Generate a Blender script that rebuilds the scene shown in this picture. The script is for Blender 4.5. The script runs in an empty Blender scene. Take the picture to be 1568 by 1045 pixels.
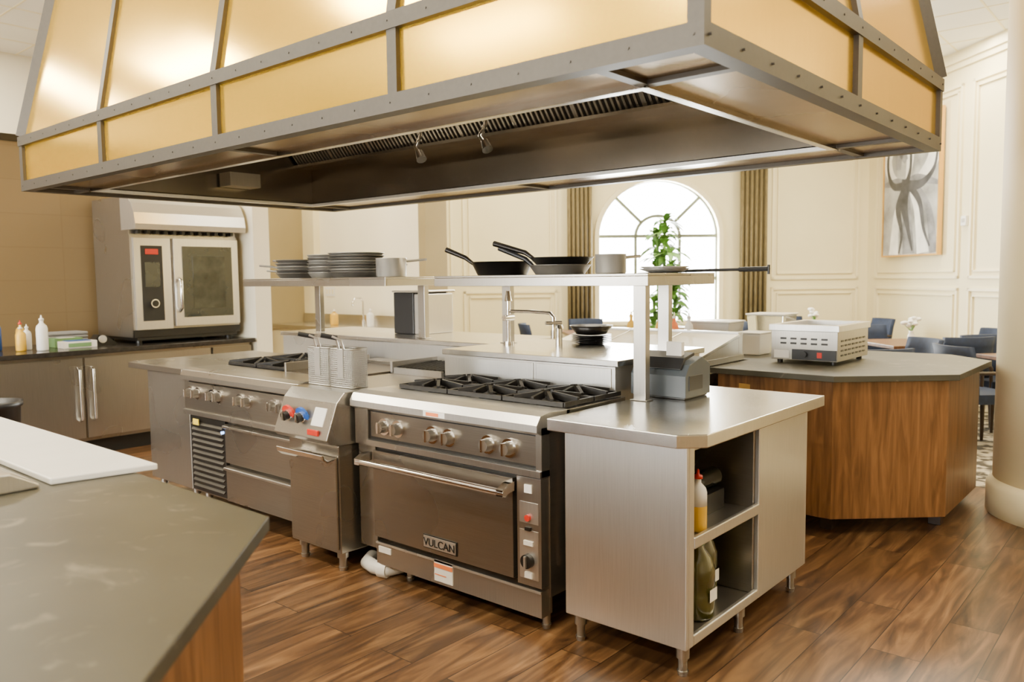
import bpy, bmesh, math, random
from mathutils import Matrix, Vector
random.seed(7)
sc=bpy.context.scene
COL=bpy.context.collection
# ------------------------------------------------------------------ materials
def newmat(name):
    m=bpy.data.materials.new(name);m.use_nodes=True
    nt=m.node_tree;b=nt.nodes['Principled BSDF'];return m,nt,b
def N(nt,t,**k):
    n=nt.nodes.new(t)
    for a,v in k.items(): setattr(n,a,v)
    return n
def noise_mix(nt,c1,c2,scale=(1,1,1),nscale=5,detail=4,lo=.3,hi=.7):
    tc=N(nt,'ShaderNodeTexCoord');mp=N(nt,'ShaderNodeMapping');mp.inputs['Scale'].default_value=scale
    nz=N(nt,'ShaderNodeTexNoise');nz.inputs['Scale'].default_value=nscale;nz.inputs['Detail'].default_value=detail
    r=N(nt,'ShaderNodeValToRGB');r.color_ramp.elements[0].position=lo;r.color_ramp.elements[1].position=hi
    r.color_ramp.elements[0].color=(*c1,1);r.color_ramp.elements[1].color=(*c2,1)
    nt.links.new(tc.outputs['Object'],mp.inputs[0]);nt.links.new(mp.outputs[0],nz.inputs[0]);nt.links.new(nz.outputs['Fac'],r.inputs[0])
    return r,nz
def mat(name,c,rough=.5,metal=0,var=.08,nscale=6,emit=None,trans=0,alpha=1,scale=(1,1,1),bump=0,coat=0):
    m,nt,b=newmat(name)
    c1=tuple(max(0,x*(1-var)) for x in c);c2=tuple(min(1,x*(1+var)) for x in c)
    r,nz=noise_mix(nt,c1,c2,scale,nscale)
    nt.links.new(r.outputs[0],b.inputs['Base Color'])
    b.inputs['Roughness'].default_value=rough;b.inputs['Metallic'].default_value=metal
    if trans: b.inputs['Transmission Weight'].default_value=trans
    if coat: b.inputs['Coat Weight'].default_value=coat
    if emit: b.inputs['Emission Color'].default_value=(*emit[0],1);b.inputs['Emission Strength'].default_value=emit[1]
    if bump:
        bp=N(nt,'ShaderNodeBump');bp.inputs['Strength'].default_value=bump;bp.inputs['Distance'].default_value=.01
        nt.links.new(nz.outputs['Fac'],bp.inputs['Height']);nt.links.new(bp.outputs[0],b.inputs['Normal'])
    return m
def brushed(name,c,rough=.28,scale=(1,1,60),bump=.03,metal=1,rv=.05):
    m,nt,b=newmat(name)
    tc=N(nt,'ShaderNodeTexCoord');mp=N(nt,'ShaderNodeMapping');mp.inputs['Scale'].default_value=scale
    nz=N(nt,'ShaderNodeTexNoise');nz.inputs['Scale'].default_value=6;nz.inputs['Detail'].default_value=5
    nt.links.new(tc.outputs['Object'],mp.inputs[0]);nt.links.new(mp.outputs[0],nz.inputs[0])
    mr=N(nt,'ShaderNodeMapRange');mr.inputs['To Min'].default_value=rough-rv*.5;mr.inputs['To Max'].default_value=rough+rv
    nz2=N(nt,'ShaderNodeTexNoise');nz2.inputs['Scale'].default_value=2.2;nz2.inputs['Detail'].default_value=1
    nt.links.new(tc.outputs['Object'],nz2.inputs[0]);nt.links.new(nz2.outputs['Fac'],mr.inputs['Value'])
    nt.links.new(mr.outputs[0],b.inputs['Roughness'])
    r=N(nt,'ShaderNodeValToRGB');r.color_ramp.elements[0].position=.3;r.color_ramp.elements[1].position=.7
    r.color_ramp.elements[0].color=(*[x*.93 for x in c],1);r.color_ramp.elements[1].color=(*[min(1,x*1.05) for x in c],1)
    nt.links.new(nz.outputs['Fac'],r.inputs[0]);nt.links.new(r.outputs[0],b.inputs['Base Color'])
    b.inputs['Metallic'].default_value=metal
    bp=N(nt,'ShaderNodeBump');bp.inputs['Strength'].default_value=bump;bp.inputs['Distance'].default_value=.003
    nt.links.new(nz.outputs['Fac'],bp.inputs['Height']);nt.links.new(bp.outputs[0],b.inputs['Normal'])
    return m
def wood(name,c1,c2,scale=(14,14,1.2),rough=.35,c3=None):
    m,nt,b=newmat(name)
    tc=N(nt,'ShaderNodeTexCoord');mp=N(nt,'ShaderNodeMapping');mp.inputs['Scale'].default_value=scale
    nz=N(nt,'ShaderNodeTexNoise');nz.inputs['Scale'].default_value=2.2;nz.inputs['Detail'].default_value=7;nz.inputs['Distortion'].default_value=.8
    r=N(nt,'ShaderNodeValToRGB');e=r.color_ramp.elements;e[0].position=.32;e[1].position=.68;e[0].color=(*c1,1);e[1].color=(*c2,1)
    nt.links.new(tc.outputs['Object'],mp.inputs[0]);nt.links.new(mp.outputs[0],nz.inputs[0]);nt.links.new(nz.outputs['Fac'],r.inputs[0])
    nt.links.new(r.outputs[0],b.inputs['Base Color']);b.inputs['Roughness'].default_value=rough
    return m
def floor_mat():
    m,nt,b=newmat('floor_walnut_planks')
    tc=N(nt,'ShaderNodeTexCoord');rot=N(nt,'ShaderNodeMapping');rot.inputs['Rotation'].default_value=(0,0,math.radians(-90))
    nt.links.new(tc.outputs['Object'],rot.inputs[0])
    br=N(nt,'ShaderNodeTexBrick');br.offset=.37;br.squash=1
    br.inputs['Scale'].default_value=1;br.inputs['Brick Width'].default_value=1.25;br.inputs['Row Height'].default_value=.19
    br.inputs['Mortar Size'].default_value=.002;br.inputs['Mortar Smooth'].default_value=.2;br.inputs['Bias'].default_value=0
    br.inputs['Color1'].default_value=(0,0,0,1);br.inputs['Color2'].default_value=(1,1,1,1);br.inputs['Mortar'].default_value=(.5,.5,.5,1)
    nt.links.new(rot.outputs[0],br.inputs[0])
    mp=N(nt,'ShaderNodeMapping');mp.inputs['Scale'].default_value=(1.1,8,1)
    nt.links.new(rot.outputs[0],mp.inputs[0])
    add=N(nt,'ShaderNodeVectorMath',operation='ADD');sc_=N(nt,'ShaderNodeVectorMath',operation='SCALE');sc_.inputs['Scale'].default_value=23
    nt.links.new(br.outputs['Color'],sc_.inputs[0]);nt.links.new(mp.outputs[0],add.inputs[0]);nt.links.new(sc_.outputs[0],add.inputs[1])
    nz=N(nt,'ShaderNodeTexNoise');nz.inputs['Scale'].default_value=1.5;nz.inputs['Detail'].default_value=8;nz.inputs['Distortion'].default_value=1.6
    nt.links.new(add.outputs[0],nz.inputs[0])
    r=N(nt,'ShaderNodeValToRGB');e=r.color_ramp.elements;e[0].position=.28;e[1].position=.78
    e[0].color=(.030,.014,.006,1);e[1].color=(.32,.175,.070,1);k=e.new(.5);k.color=(.125,.060,.0225,1)
    nt.links.new(nz.outputs['Fac'],r.inputs[0])
    mx=N(nt,'ShaderNodeMix',data_type='RGBA',blend_type='MULTIPLY');mx.inputs[0].default_value=1
    r2=N(nt,'ShaderNodeValToRGB');e=r2.color_ramp.elements;e[0].color=(.5,.5,.5,1);e[1].color=(1.3,1.27,1.25,1)
    nt.links.new(br.outputs['Color'],r2.inputs[0]);nt.links.new(r.outputs[0],mx.inputs[6]);nt.links.new(r2.outputs[0],mx.inputs[7])
    mx2=N(nt,'ShaderNodeMix',data_type='RGBA');mx2.inputs[7].default_value=(.010,.005,.002,1)
    nt.links.new(br.outputs['Fac'],mx2.inputs[0]);nt.links.new(mx.outputs[2],mx2.inputs[6])
    nt.links.new(mx2.outputs[2],b.inputs['Base Color']);b.inputs['Roughness'].default_value=.36
    bp=N(nt,'ShaderNodeBump');bp.inputs['Strength'].default_value=.12;bp.inputs['Distance'].default_value=.004;bp.invert=True
    nt.links.new(br.outputs['Fac'],bp.inputs['Height']);nt.links.new(bp.outputs[0],b.inputs['Normal'])
    return m
def tile_mat():
    m,nt,b=newmat('tan_wall_tile')
    tc=N(nt,'ShaderNodeTexCoord');sp=N(nt,'ShaderNodeSeparateXYZ');cb=N(nt,'ShaderNodeCombineXYZ')
    nt.links.new(tc.outputs['Object'],sp.inputs[0]);nt.links.new(sp.outputs['Y'],cb.inputs['X']);nt.links.new(sp.outputs['Z'],cb.inputs['Y'])
    br=N(nt,'ShaderNodeTexBrick');br.offset=0;br.inputs['Scale'].default_value=1;br.inputs['Brick Width'].default_value=.61;br.inputs['Row Height'].default_value=.305
    br.inputs['Mortar Size'].default_value=.002;br.inputs['Color1'].default_value=(.185,.128,.058,1);br.inputs['Color2'].default_value=(.195,.135,.063,1);br.inputs['Mortar'].default_value=(.15,.10,.044,1)
    nt.links.new(cb.outputs[0],br.inputs[0]);nt.links.new(br.outputs['Color'],b.inputs['Base Color']);b.inputs['Roughness'].default_value=.5
    return m
def stone_mat():
    m,nt,b=newmat('stone_countertop')
    r,nz=noise_mix(nt,(.040,.037,.024),(.066,.061,.041),nscale=2.5,detail=8)
    tc=N(nt,'ShaderNodeTexCoord');v=N(nt,'ShaderNodeTexNoise');v.inputs['Scale'].default_value=7;v.inputs['Detail'].default_value=9;v.inputs['Distortion'].default_value=2
    nt.links.new(tc.outputs['Object'],v.inputs[0])
    rr=N(nt,'ShaderNodeValToRGB');e=rr.color_ramp.elements;e[0].position=.60;e[1].position=.72;e[0].color=(0,0,0,1);e[1].color=(.6,.6,.6,1)
    nt.links.new(v.outputs['Fac'],rr.inputs[0])
    mx=N(nt,'ShaderNodeMix',data_type='RGBA');mx.inputs[7].default_value=(.19,.17,.12,1)
    nt.links.new(rr.outputs[0],mx.inputs[0]);nt.links.new(r.outputs[0],mx.inputs[6]);nt.links.new(mx.outputs[2],b.inputs['Base Color'])
    b.inputs['Roughness'].default_value=.45
    return m
def carpet_mat():
    m,nt,b=newmat('patterned_carpet')
    r,nz=noise_mix(nt,(.06,.05,.035),(.5,.43,.31),nscale=9,detail=2,lo=.45,hi=.55)
    nt.links.new(r.outputs[0],b.inputs['Base Color']);b.inputs['Roughness'].default_value=.95
    return m
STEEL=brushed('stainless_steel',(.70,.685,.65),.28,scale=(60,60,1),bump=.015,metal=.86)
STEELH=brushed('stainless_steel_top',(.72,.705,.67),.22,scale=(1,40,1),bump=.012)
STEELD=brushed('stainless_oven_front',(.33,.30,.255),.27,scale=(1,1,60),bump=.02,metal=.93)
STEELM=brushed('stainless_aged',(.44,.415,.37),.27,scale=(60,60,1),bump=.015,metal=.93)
CHROME=mat('polished_chrome',(.82,.81,.79),.12,1,.02)
HFRAME=brushed('hood_frame_steel',(.078,.068,.055),.45,scale=(8,8,8),bump=.02,metal=.4)
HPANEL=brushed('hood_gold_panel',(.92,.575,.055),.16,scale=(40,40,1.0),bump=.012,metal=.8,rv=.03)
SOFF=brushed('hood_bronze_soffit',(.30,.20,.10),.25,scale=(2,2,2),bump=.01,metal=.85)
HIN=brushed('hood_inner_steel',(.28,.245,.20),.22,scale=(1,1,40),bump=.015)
BLACK=mat('black_enamel',(.012,.011,.010),.35)
IRON=mat('cast_iron',(.02,.018,.016),.5,.3,.3,30,bump=.2)
PLASTIC=mat('black_plastic',(.014,.014,.015),.4)
DGLASS=mat('dark_glass',(.02,.024,.02),.08,0,.05,coat=.5)
WOODI=wood('walnut_veneer',(.115,.048,.014),(.26,.12,.040))
WOODT=wood('table_wood',(.09,.04,.016),(.18,.08,.035),scale=(2,14,2))
STONE=stone_mat()
WALLC=mat('cream_wall_paint',(.80,.71,.44),.6,0,.02,3)
WALLF=mat('ochre_reflection_wall',(.46,.38,.22),.6,0,.02,3)  # unseen walls, toned down so the steel reflects darker
WALLT=tile_mat()
WALLO=mat('olive_wall_paint',(.30,.235,.11),.7,0,.04,3)
WALLW=mat('bright_wall_paint',(.90,.84,.66),.6,0,.02,3)
TRIM=mat('trim_paint',(.84,.75,.49),.45,0,.02,3)
CEIL=mat('ceiling_paint',(.88,.86,.80),.8,0,.02,3)
COLM=mat('column_plaster',(.86,.73,.43),.6,0,.03,3)
WHITE=mat('white_plastic',(.85,.84,.80),.35,0,.03)
PAPER=mat('white_label',(.85,.82,.76),.6,0,.05)
ORANGE=mat('orange_label',(.85,.22,.06),.5)
RED=mat('red_plastic',(.6,.03,.015),.3)
BLUE=mat('blue_plastic',(.015,.10,.45),.3)
LED=mat('blue_led',(.2,.4,1),.3,emit=((.3,.5,1),6))
YELLOW=mat('yellow_sauce',(.75,.45,.04),.35)
YLAB=mat('yellow_label',(.8,.6,.03),.5)
GREEN=mat('leaf_green',(.15,.34,.06),.45,0,.35,8)
CLEAR=mat('clear_plastic',(.9,.93,.9),.08,0,.02,trans=.9)
OIL=mat('amber_oil_bottle',(.075,.07,.012),.1,0,.3,coat=1)
NAVY=mat('navy_upholstery',(.008,.018,.05),.75,0,.2,20,bump=.1)
DARKW=mat('dark_wood',(.03,.016,.01),.4,0,.3,6)
CURT=mat('curtain_fabric',(.15,.115,.05),.85,0,.25,12,scale=(6,6,1))
GREYP=mat('grey_printer_plastic',(.06,.07,.078),.35,0,.05)
LGREY=mat('light_grey_plastic',(.45,.43,.38),.45)
GOLD=mat('gold_frame',(.7,.42,.12),.3,.8)
PETAL=mat('white_petals',(.9,.88,.82),.7)
PAN=mat('pan_carbon_steel',(.025,.022,.02),.3,.7,.3)
PANG=mat('pan_grey_steel',(.24,.225,.20),.35,.45,.3)
ALU=mat('aluminium_pan',(.58,.56,.51),.3,.6,.1)
TERRA=mat('planter_ceramic',(.4,.36,.3),.5)
# ------------------------------------------------------------------ builder
class B:
    def __init__(s,name): s.name=name;s.v=[];s.f=[];s.mi=[];s.sm=[];s.mats=[];s.M=Matrix.Identity(4)
    def add(s,vs,fs,m,smooth=False):
        o=len(s.v);s.v+= [tuple(s.M@Vector(v)) for v in vs]
        if m not in s.mats: s.mats.append(m)
        k=s.mats.index(m)
        for f in fs: s.f.append([o+i for i in f]);s.mi.append(k);s.sm.append(smooth)
    def box(s,x0,x1,y0,y1,z0,z1,m):
        s.add([(x,y,z) for z in (z0,z1) for y in (y0,y1) for x in (x0,x1)],[(0,2,3,1),(4,5,7,6),(0,1,5,4),(2,6,7,3),(0,4,6,2),(1,3,7,5)],m)
    def ext(s,poly,axis,a,b,m):
        n=len(poly)
        def P(p,t): return {'z':(p[0],p[1],t),'x':(t,p[0],p[1]),'y':(p[0],t,p[1])}[axis]
        s.add([P(p,a) for p in poly]+[P(p,b) for p in poly],[tuple(range(n)),tuple(range(n,2*n))]+[(i,(i+1)%n,n+(i+1)%n,n+i) for i in range(n)],m)
    def hexa(s,q0,q1,m):
        s.add(list(q0)+list(q1),[(0,1,2,3),(4,5,6,7)]+[(i,(i+1)%4,4+(i+1)%4,4+i) for i in range(4)],m)
    def bar(s,p0,p1,w,h,m,up=(0,0,1)):
        p0=Vector(p0);p1=Vector(p1);d=(p1-p0).normalized();u=Vector(up);a=d.cross(u).normalized();c=a.cross(d).normalized()
        q=lambda p:[p+a*w/2+c*h/2,p-a*w/2+c*h/2,p-a*w/2-c*h/2,p+a*w/2-c*h/2]
        s.hexa(q(p0),q(p1),m)
    def cyl(s,p0,p1,r,m,r1=None,n=20,smooth=True):
        s.tube([p0,p1],r,m,n,rs=[r,r if r1 is None else r1],smooth=smooth)
    def tube(s,pts,r,m,n=10,rs=None,smooth=True):
        P=[Vector(p) for p in pts];rs=rs or [r]*len(P);vs=[];fs=[]
        d0=(P[1]-P[0]).normalized();a=d0.orthogonal().normalized()
        for i,p in enumerate(P):
            if i==0:d=d0
            elif i==len(P)-1:d=(P[i]-P[i-1]).normalized()
            else:d=((P[i]-P[i-1]).normalized()+(P[i+1]-P[i]).normalized()).normalized()
            a=(a-d*a.dot(d)).normalized();c=d.cross(a)
            for k in range(n):
                t=2*math.pi*k/n;vs.append(p+(a*math.cos(t)+c*math.sin(t))*rs[i])
        for i in range(len(P)-1):
            for k in range(n): fs.append((i*n+k,i*n+(k+1)%n,(i+1)*n+(k+1)%n,(i+1)*n+k))
        s.add(vs,fs,m,smooth)
        s.add([vs[k] for k in range(n)],[tuple(range(n))],m);s.add([vs[-n+k] for k in range(n)],[tuple(range(n))],m)
    def lathe(s,prof,c,m,n=28,smooth=True,sy=1):
        vs=[];fs=[]
        for r,z in prof:
            for k in range(n):
                t=2*math.pi*k/n;vs.append((c[0]+r*math.cos(t),c[1]+r*math.sin(t)*sy,c[2]+z))
        for i in range(len(prof)-1):
            for k in range(n): fs.append((i*n+k,i*n+(k+1)%n,(i+1)*n+(k+1)%n,(i+1)*n+k))
        if prof[0][0]>1e-4: fs.append(tuple(range(n)))
        s.add(vs,fs,m,smooth)
    def sph(s,c,r,m,sz=1,n=14):
        prof=[(max(1e-5,r*math.sin(math.pi*i/8)),-r*sz*math.cos(math.pi*i/8)) for i in range(9)]
        s.lathe(prof,c,m,n)
    def ribbon(s,pts,ws,y,m):
        P=[];W_=[];n=len(pts)
        for i in range(n-1):
            p0=pts[max(0,i-1)];p1=pts[i];p2=pts[i+1];p3=pts[min(n-1,i+2)]
            for j in range(8):
                t=j/8;f=lambda a,b,c,d:.5*((2*b)+(-a+c)*t+(2*a-5*b+4*c-d)*t*t+(-a+3*b-3*c+d)*t**3)
                P.append(Vector((f(p0[0],p1[0],p2[0],p3[0]),0,f(p0[1],p1[1],p2[1],p3[1]))));W_.append(ws[i]+(ws[i+1]-ws[i])*t)
        P.append(Vector((pts[-1][0],0,pts[-1][1])));W_.append(ws[-1]);vs=[]
        for i,p in enumerate(P):
            d=(P[min(i+1,len(P)-1)]-P[max(i-1,0)]).normalized();nn=Vector((-d.z,0,d.x))*W_[i]/2
            for q in (p+nn,p-nn): vs.append((min(max(q.x,.005),1.315),y,min(max(q.z,.005),1.875)))
        s.add(vs,[(2*i,2*i+1,2*i+3,2*i+2) for i in range(len(P)-1)],m)
    def done(s,bevel=0,loc=None,rot=0,recalc=True):
        me=bpy.data.meshes.new(s.name);me.from_pydata(s.v,[],s.f)
        for m in s.mats: me.materials.append(m)
        me.polygons.foreach_set('material_index',s.mi);me.polygons.foreach_set('use_smooth',s.sm)
        bm=bmesh.new();bm.from_mesh(me);bmesh.ops.recalc_face_normals(bm,faces=bm.faces);bm.to_mesh(me);bm.free()
        me.update()
        o=bpy.data.objects.new(s.name,me);COL.objects.link(o)
        if loc: o.location=loc
        o.rotation_euler=(0,0,rot)
        if bevel:
            b=o.modifiers.new('bevel','BEVEL');b.width=bevel;b.segments=2;b.limit_method='ANGLE';b.angle_limit=math.radians(50)
        return o
# ------------------------------------------------------------------ room
CZ=4.25
b=B('floor');b.box(-11.2,4.2,-5.2,6.3,-.1,0,floor_mat());b.done()
b=B('floor_dining_carpet');b.box(-11.2,4.2,6.3,15,-.1,.001,carpet_mat());b.done()
b=B('ceiling');b.box(-11.2,4.2,-5.2,15,CZ,CZ+.1,CEIL)
for i in range(-18,7): b.box(i*.61,i*.61+.018,-5.2,15,CZ-.004,CZ,TRIM)
for i in range(-8,25): b.box(-11.2,4.2,i*.61,i*.61+.018,CZ-.004,CZ,TRIM)
b.done()
b=B('wall_left');b.box(-8.35,-8.2,-5,4.42,0,2.78,WALLT);b.box(-8.38,-8.17,-5,4.42,2.78,2.84,BLACK);b.done()
b=B('wall_left_upper');b.box(-11.15,-11,-5,6.6,0,CZ,WALLW);b.done()
b=B('wall_column_left');b.box(-8.35,-7.15,4.42,4.60,0,CZ,WALLW);b.box(-7.16,-7.13,4.40,4.62,0,.12,TRIM);b.done()
b=B('wall_alcove');b.box(-9.45,-9.3,4.60,6.6,0,CZ,WALLO);b.done()
b=B('wall_back');b.box(-11,-6.95,6.6,6.75,0,CZ,WALLW)
b.box(-7.0,-6.88,6.5,6.85,0,CZ,WALLO);b.box(-9.3,-9.05,6.5,6.6,0,CZ,WALLC);b.done()
b=B('wall_front')
xs=[-11,-8.6,-6.8,-5.2,-3.4,-1.8,0,4.15]
for i in range(0,len(xs)-1):
    if i%2==0: b.box(xs[i],xs[i+1],-5.15,-5,0,CZ,WALLF)
    else:
        b.box(xs[i],xs[i+1],-5.15,-5,0,.9,WALLF);b.box(xs[i],xs[i+1],-5.15,-5,3.2,CZ,WALLF)
b.done()
for i in (1,3,5):
    b=B('window_%d'%(i//2+2));x0,x1=xs[i],xs[i+1]  # unseen windows, added for reflections in the steel and hood panels
    for x in (x0,(x0+x1)/2-.025,x1-.05): b.box(x,x+.05,-5.1,-5.04,.9,3.2,TRIM)
    for z in (.9,2.0,3.15): b.box(x0,x1,-5.1,-5.04,z,z+.05,TRIM)
    b.done()
b=B('wall_right');b.box(4,4.15,-5,5.3,0,CZ,WALLF);b.done()
MW=Matrix(((.7071,-.7071,0,-6.25),(.7071,.7071,0,10.72),(0,0,1,0),(0,0,0,1)))
hw,zs,zr,z0=.95,2.10,.86,.82
def arch(x): return zs+zr*math.sqrt(max(0,1-(x/hw)**2))
b=B('wall_window');b.M=MW
b.box(-5.7,-hw,0,.2,0,CZ,WALLC);b.box(hw,3.5,0,.2,0,CZ,WALLC);b.box(-hw,hw,0,.2,0,z0,WALLC)
n=28
for i in range(n):
    a0=-hw*math.cos(math.pi*i/n);a1=-hw*math.cos(math.pi*(i+1)/n)
    b.ext([(a0,arch(a0)),(a1,arch(a1)),(a1,CZ),(a0,CZ)],'y',0,.2,WALLC)
b.done()
def frames(b,x0,x1,za,zb,w=.035,d=.025):
    for off in (0,.085):
        a,c,e,f=x0+off,x1-off,za+off,zb-off
        ww=w*(1 if off==0 else .5)
        for q in ((a,c,e,e+ww),(a,c,f-ww,f)): b.box(q[0],q[1],-d,0,q[2],q[3],TRIM)
        b.box(a,a+ww,-d,0,e,f,TRIM);b.box(c-ww,c,-d,0,e,f,TRIM)
b=B('trim_1');b.M=MW
for x0,x1 in ((-4.5,-3.1),(-2.95,-1.55),(1.75,3.12)):
    frames(b,x0,x1,1.42,3.9);frames(b,x0,x1,.25,1.30)
b.box(-5.6,3.28,-.05,0,CZ-.12,CZ,TRIM)
b.done()
b=B('baseboard_window');b.M=MW;b.box(-5.6,3.28,-.02,0,0,.16,TRIM);b.done()
DG=mat('window_frame_dark',(.13,.15,.10),.5)
b=B('window_1');b.M=MW
pts=[(-hw,z0)]+[(-hw*math.cos(math.pi*i/24),arch(-hw*math.cos(math.pi*i/24))) for i in range(25)]+[(hw,z0)]
for i in range(len(pts)-1):
    p,q=pts[i],pts[i+1];b.bar((p[0],-.01,p[1]),(q[0],-.01,q[1]),.07,.09,TRIM,up=(0,1,0))
    b.bar((p[0]*.97,.08,p[1]-.02),(q[0]*.97,.08,q[1]-.02),.05,.05,DG,up=(0,1,0))
b.box(-hw-.06,hw+.06,-.06,.1,z0-.06,z0,TRIM)
for x in (-.34,.34): b.box(x-.022,x+.022,.06,.11,z0,zs,DG)
for z in (1.45,zs): b.box(-hw,hw,.06,.11,z-.025,z+.025,DG)
ri=.34
for i in range(12):
    a0=math.pi*i/12;a1=math.pi*(i+1)/12
    b.bar((-ri*math.cos(a0),.085,zs+ri*.9*math.sin(a0)),(-ri*math.cos(a1),.085,zs+ri*.9*math.sin(a1)),.045,.05,DG,up=(0,1,0))
for a in (42,138):
    t=math.radians(a);c,s_=math.cos(t),math.sin(t)
    k=1/math.sqrt((c/hw)**2+(s_/zr)**2)
    b.bar((ri*c,.085,zs+ri*.9*s_),(k*c,.085,zs+k*s_),.045,.05,DG,up=(0,1,0))
b.done()
def curtain(x0,x1,zt):
    b=B('curtain');b.M=MW
    n=60;vs=[];fs=[]
    for j,z in enumerate((.02,zt)):
        for i in range(n+1):
            x=x0+(x1-x0)*i/n;vs.append((x,-.12-.045*math.sin(i/n*math.pi*11)-.01*math.sin(i*1.7),z))
    for i in range(n): fs.append((i,i+1,n+2+i,n+1+i))
    b.add(vs,fs,CURT,True)
    b.cyl((x0-.12,-.12,zt+.03),(x1+.12,-.12,zt+.03),.018,DARKW)
    o=b.done();s=o.modifiers.new('sol','SOLIDIFY');s.thickness=.01
    return o
curtain(-1.40,-1.05,3.35);curtain(1.22,1.62,3.35)
MP=Matrix(((.7071,.7071,0,-3.93),(-.7071,.7071,0,13.04),(0,0,1,0),(0,0,0,1)))
b=B('wall_painting');b.M=MP;b.box(-.2,11.3,0,.2,0,CZ,WALLC);b.done()
b=B('trim_2');b.M=MP
for x0,x1 in ((.25,2.25),(2.45,4.2),(4.4,6.2),(6.4,8.2)):
    frames(b,x0,x1,1.42,3.85);frames(b,x0,x1,.25,1.30)
b.box(0,11.3,-.07,0,CZ-.13,CZ,TRIM);b.box(0,11.3,-.035,0,CZ-.2,CZ-.13,TRIM);b.done()
b=B('baseboard_painting');b.M=MP;b.box(0,11.3,-.02,0,0,.16,TRIM);b.done()
CANV=mat('painting_canvas_grey',(.33,.33,.32),.7,0,.6,2.6)
INK=mat('painting_ink',(.05,.05,.055),.6,0,.5,6)
INKG=mat('painting_grey_wash',(.20,.20,.21),.7,0,.5,5)
INKW=mat('painting_white',(.78,.77,.74),.7,0,.2,4)
b=B('abstract_painting');b.box(0,1.32,-.05,-.005,0,1.88,CANV)
b.ribbon([(.55,.95),(.2,1.1),(.08,1.4),(.3,1.65),(.62,1.5),(.62,1.15),(.55,.95)],[.05,.16,.22,.24,.2,.14,.05],-.0505,INKW)
b.ribbon([(.6,.95),(.95,1.05),(1.2,1.3),(1.2,1.7)],[.05,.2,.26,.2],-.0507,INKW)
b.ribbon([(.55,.95),(.35,.6),(.28,.0)],[.05,.14,.24],-.0509,INKW)
b.ribbon([(.65,.9),(.85,.6),(1.0,.0)],[.05,.16,.28],-.0511,INKW)
b.ribbon([(.60,.92),(.60,.5),(.66,.0)],[.10,.22,.30],-.0513,INKG)
b.ribbon([(.8,.95),(1.1,.6),(1.25,.0)],[.05,.14,.2],-.05135,INKG)
b.ribbon([(.35,1.2),(.4,1.45),(.55,1.3)],[.12,.2,.1],-.0514,INKG)
b.ribbon([(.0,1.02),(.3,1.02),(.55,.95),(.85,1.02),(1.32,.92)],[.05,.14,.22,.14,.05],-.0515,INKG)
b.ribbon([(.55,.97),(.25,.98),(.1,1.2),(.12,1.5),(.36,1.74)],[.12,.10,.06,.06,.03],-.0517,INK)
b.ribbon([(.55,.95),(.66,1.2),(.62,1.55),(.38,1.62),(.27,1.42)],[.12,.06,.05,.04,.02],-.0519,INK)
b.ribbon([(.6,.95),(.95,.96),(1.22,1.15),(1.28,1.5)],[.16,.11,.06,.03],-.0521,INK)
b.ribbon([(.57,1.04),(.52,.72),(.62,.4),(.75,.05)],[.22,.2,.10,.03],-.0523,INK)
b.ribbon([(.55,.95),(.38,.66),(.48,.3),(.42,.02)],[.12,.14,.07,.03],-.0525,INK)
b.ribbon([(.68,.93),(.9,.7),(1.0,.35),(1.15,.1)],[.12,.10,.06,.03],-.0527,INK)
for q in ((-.02,0,-.02,1.9),(1.32,1.34,-.02,1.9)): b.box(q[0],q[1],-.065,-.004,q[2],q[3],GOLD)
b.box(0,1.32,-.065,-.004,1.88,1.9,GOLD);b.box(0,1.32,-.065,-.004,-.02,0,GOLD)
o=b.done();o.matrix_world=MP@Matrix.Translation((.575,-.026,1.75))
b=B('wall_thermostat');b.M=MP;b.box(2.30,2.40,-.035,-.001,2.08,2.2,WHITE);b.box(2.32,2.38,-.04,-.035,2.12,2.17,LGREY);b.done(.004)
b=B('column');cx,cy=-.47,5.9
b.lathe([(.5,0),(.5,CZ)],(cx,cy,0),COLM,64)
b.lathe([(.535,0),(.535,.17),(.525,.19),(.515,.2),(.5,.215)],(cx,cy,0),COLM,64)
b.done()
# ------------------------------------------------------------------ hood
X0,X1,Y0,Y1=-5.9,-1.01,1.96,4.47
HB=2.10;HM=2.40;HT=CZ;K=.19
b=B('exhaust_hood')
def ring(z0,z1,x0,x1,y0,y1,w,m):
    b.box(x0,x1,y0,y0+w,z0,z1,m);b.box(x0,x1,y1-w,y1,z0,z1,m);b.box(x0,x0+w,y0+w,y1-w,z0,z1,m);b.box(x1-w,x1,y0+w,y1-w,z0,z1,m)
ring(HB,HB+.065,X0,X1,Y0,Y1,.06,HFRAME);ring(HM-.01,HM+.05,X0-.005,X1+.005,Y0-.005,Y1+.005,.06,HFRAME)
xb=[X0+(X1-X0)*i/4 for i in range(5)]
ring(HB+.065,HM-.01,X0+.02,X1-.02,Y0+.02,Y1-.02,.01,HPANEL)
for x in xb:
    xx=min(max(x,X0+.025),X1-.025)
    for y in (Y0,Y1-.04): b.box(xx-.025,xx+.025,y,y+.04,HB+.065,HM-.01,HFRAME)
ym=(Y0+Y1)/2
for x in (X0,X1-.04): b.box(x,x+.04,ym-.025,ym+.025,HB+.065,HM-.01,HFRAME)
zl=HM+.05;h=HT-zl;k=K*h
c0=[(X0+.02,Y0+.02),(X1-.02,Y0+.02),(X1-.02,Y1-.02),(X0+.02,Y1-.02)]
c1=[(X0+.02+k,Y0+.02+k),(X1-.02-k,Y0+.02+k),(X1-.02-k,Y1-.02-k),(X0+.02+k,Y1-.02-k)]
vs=[(x,y,zl) for x,y in c0]+[(x,y,HT-.002) for x,y in c1]
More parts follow.
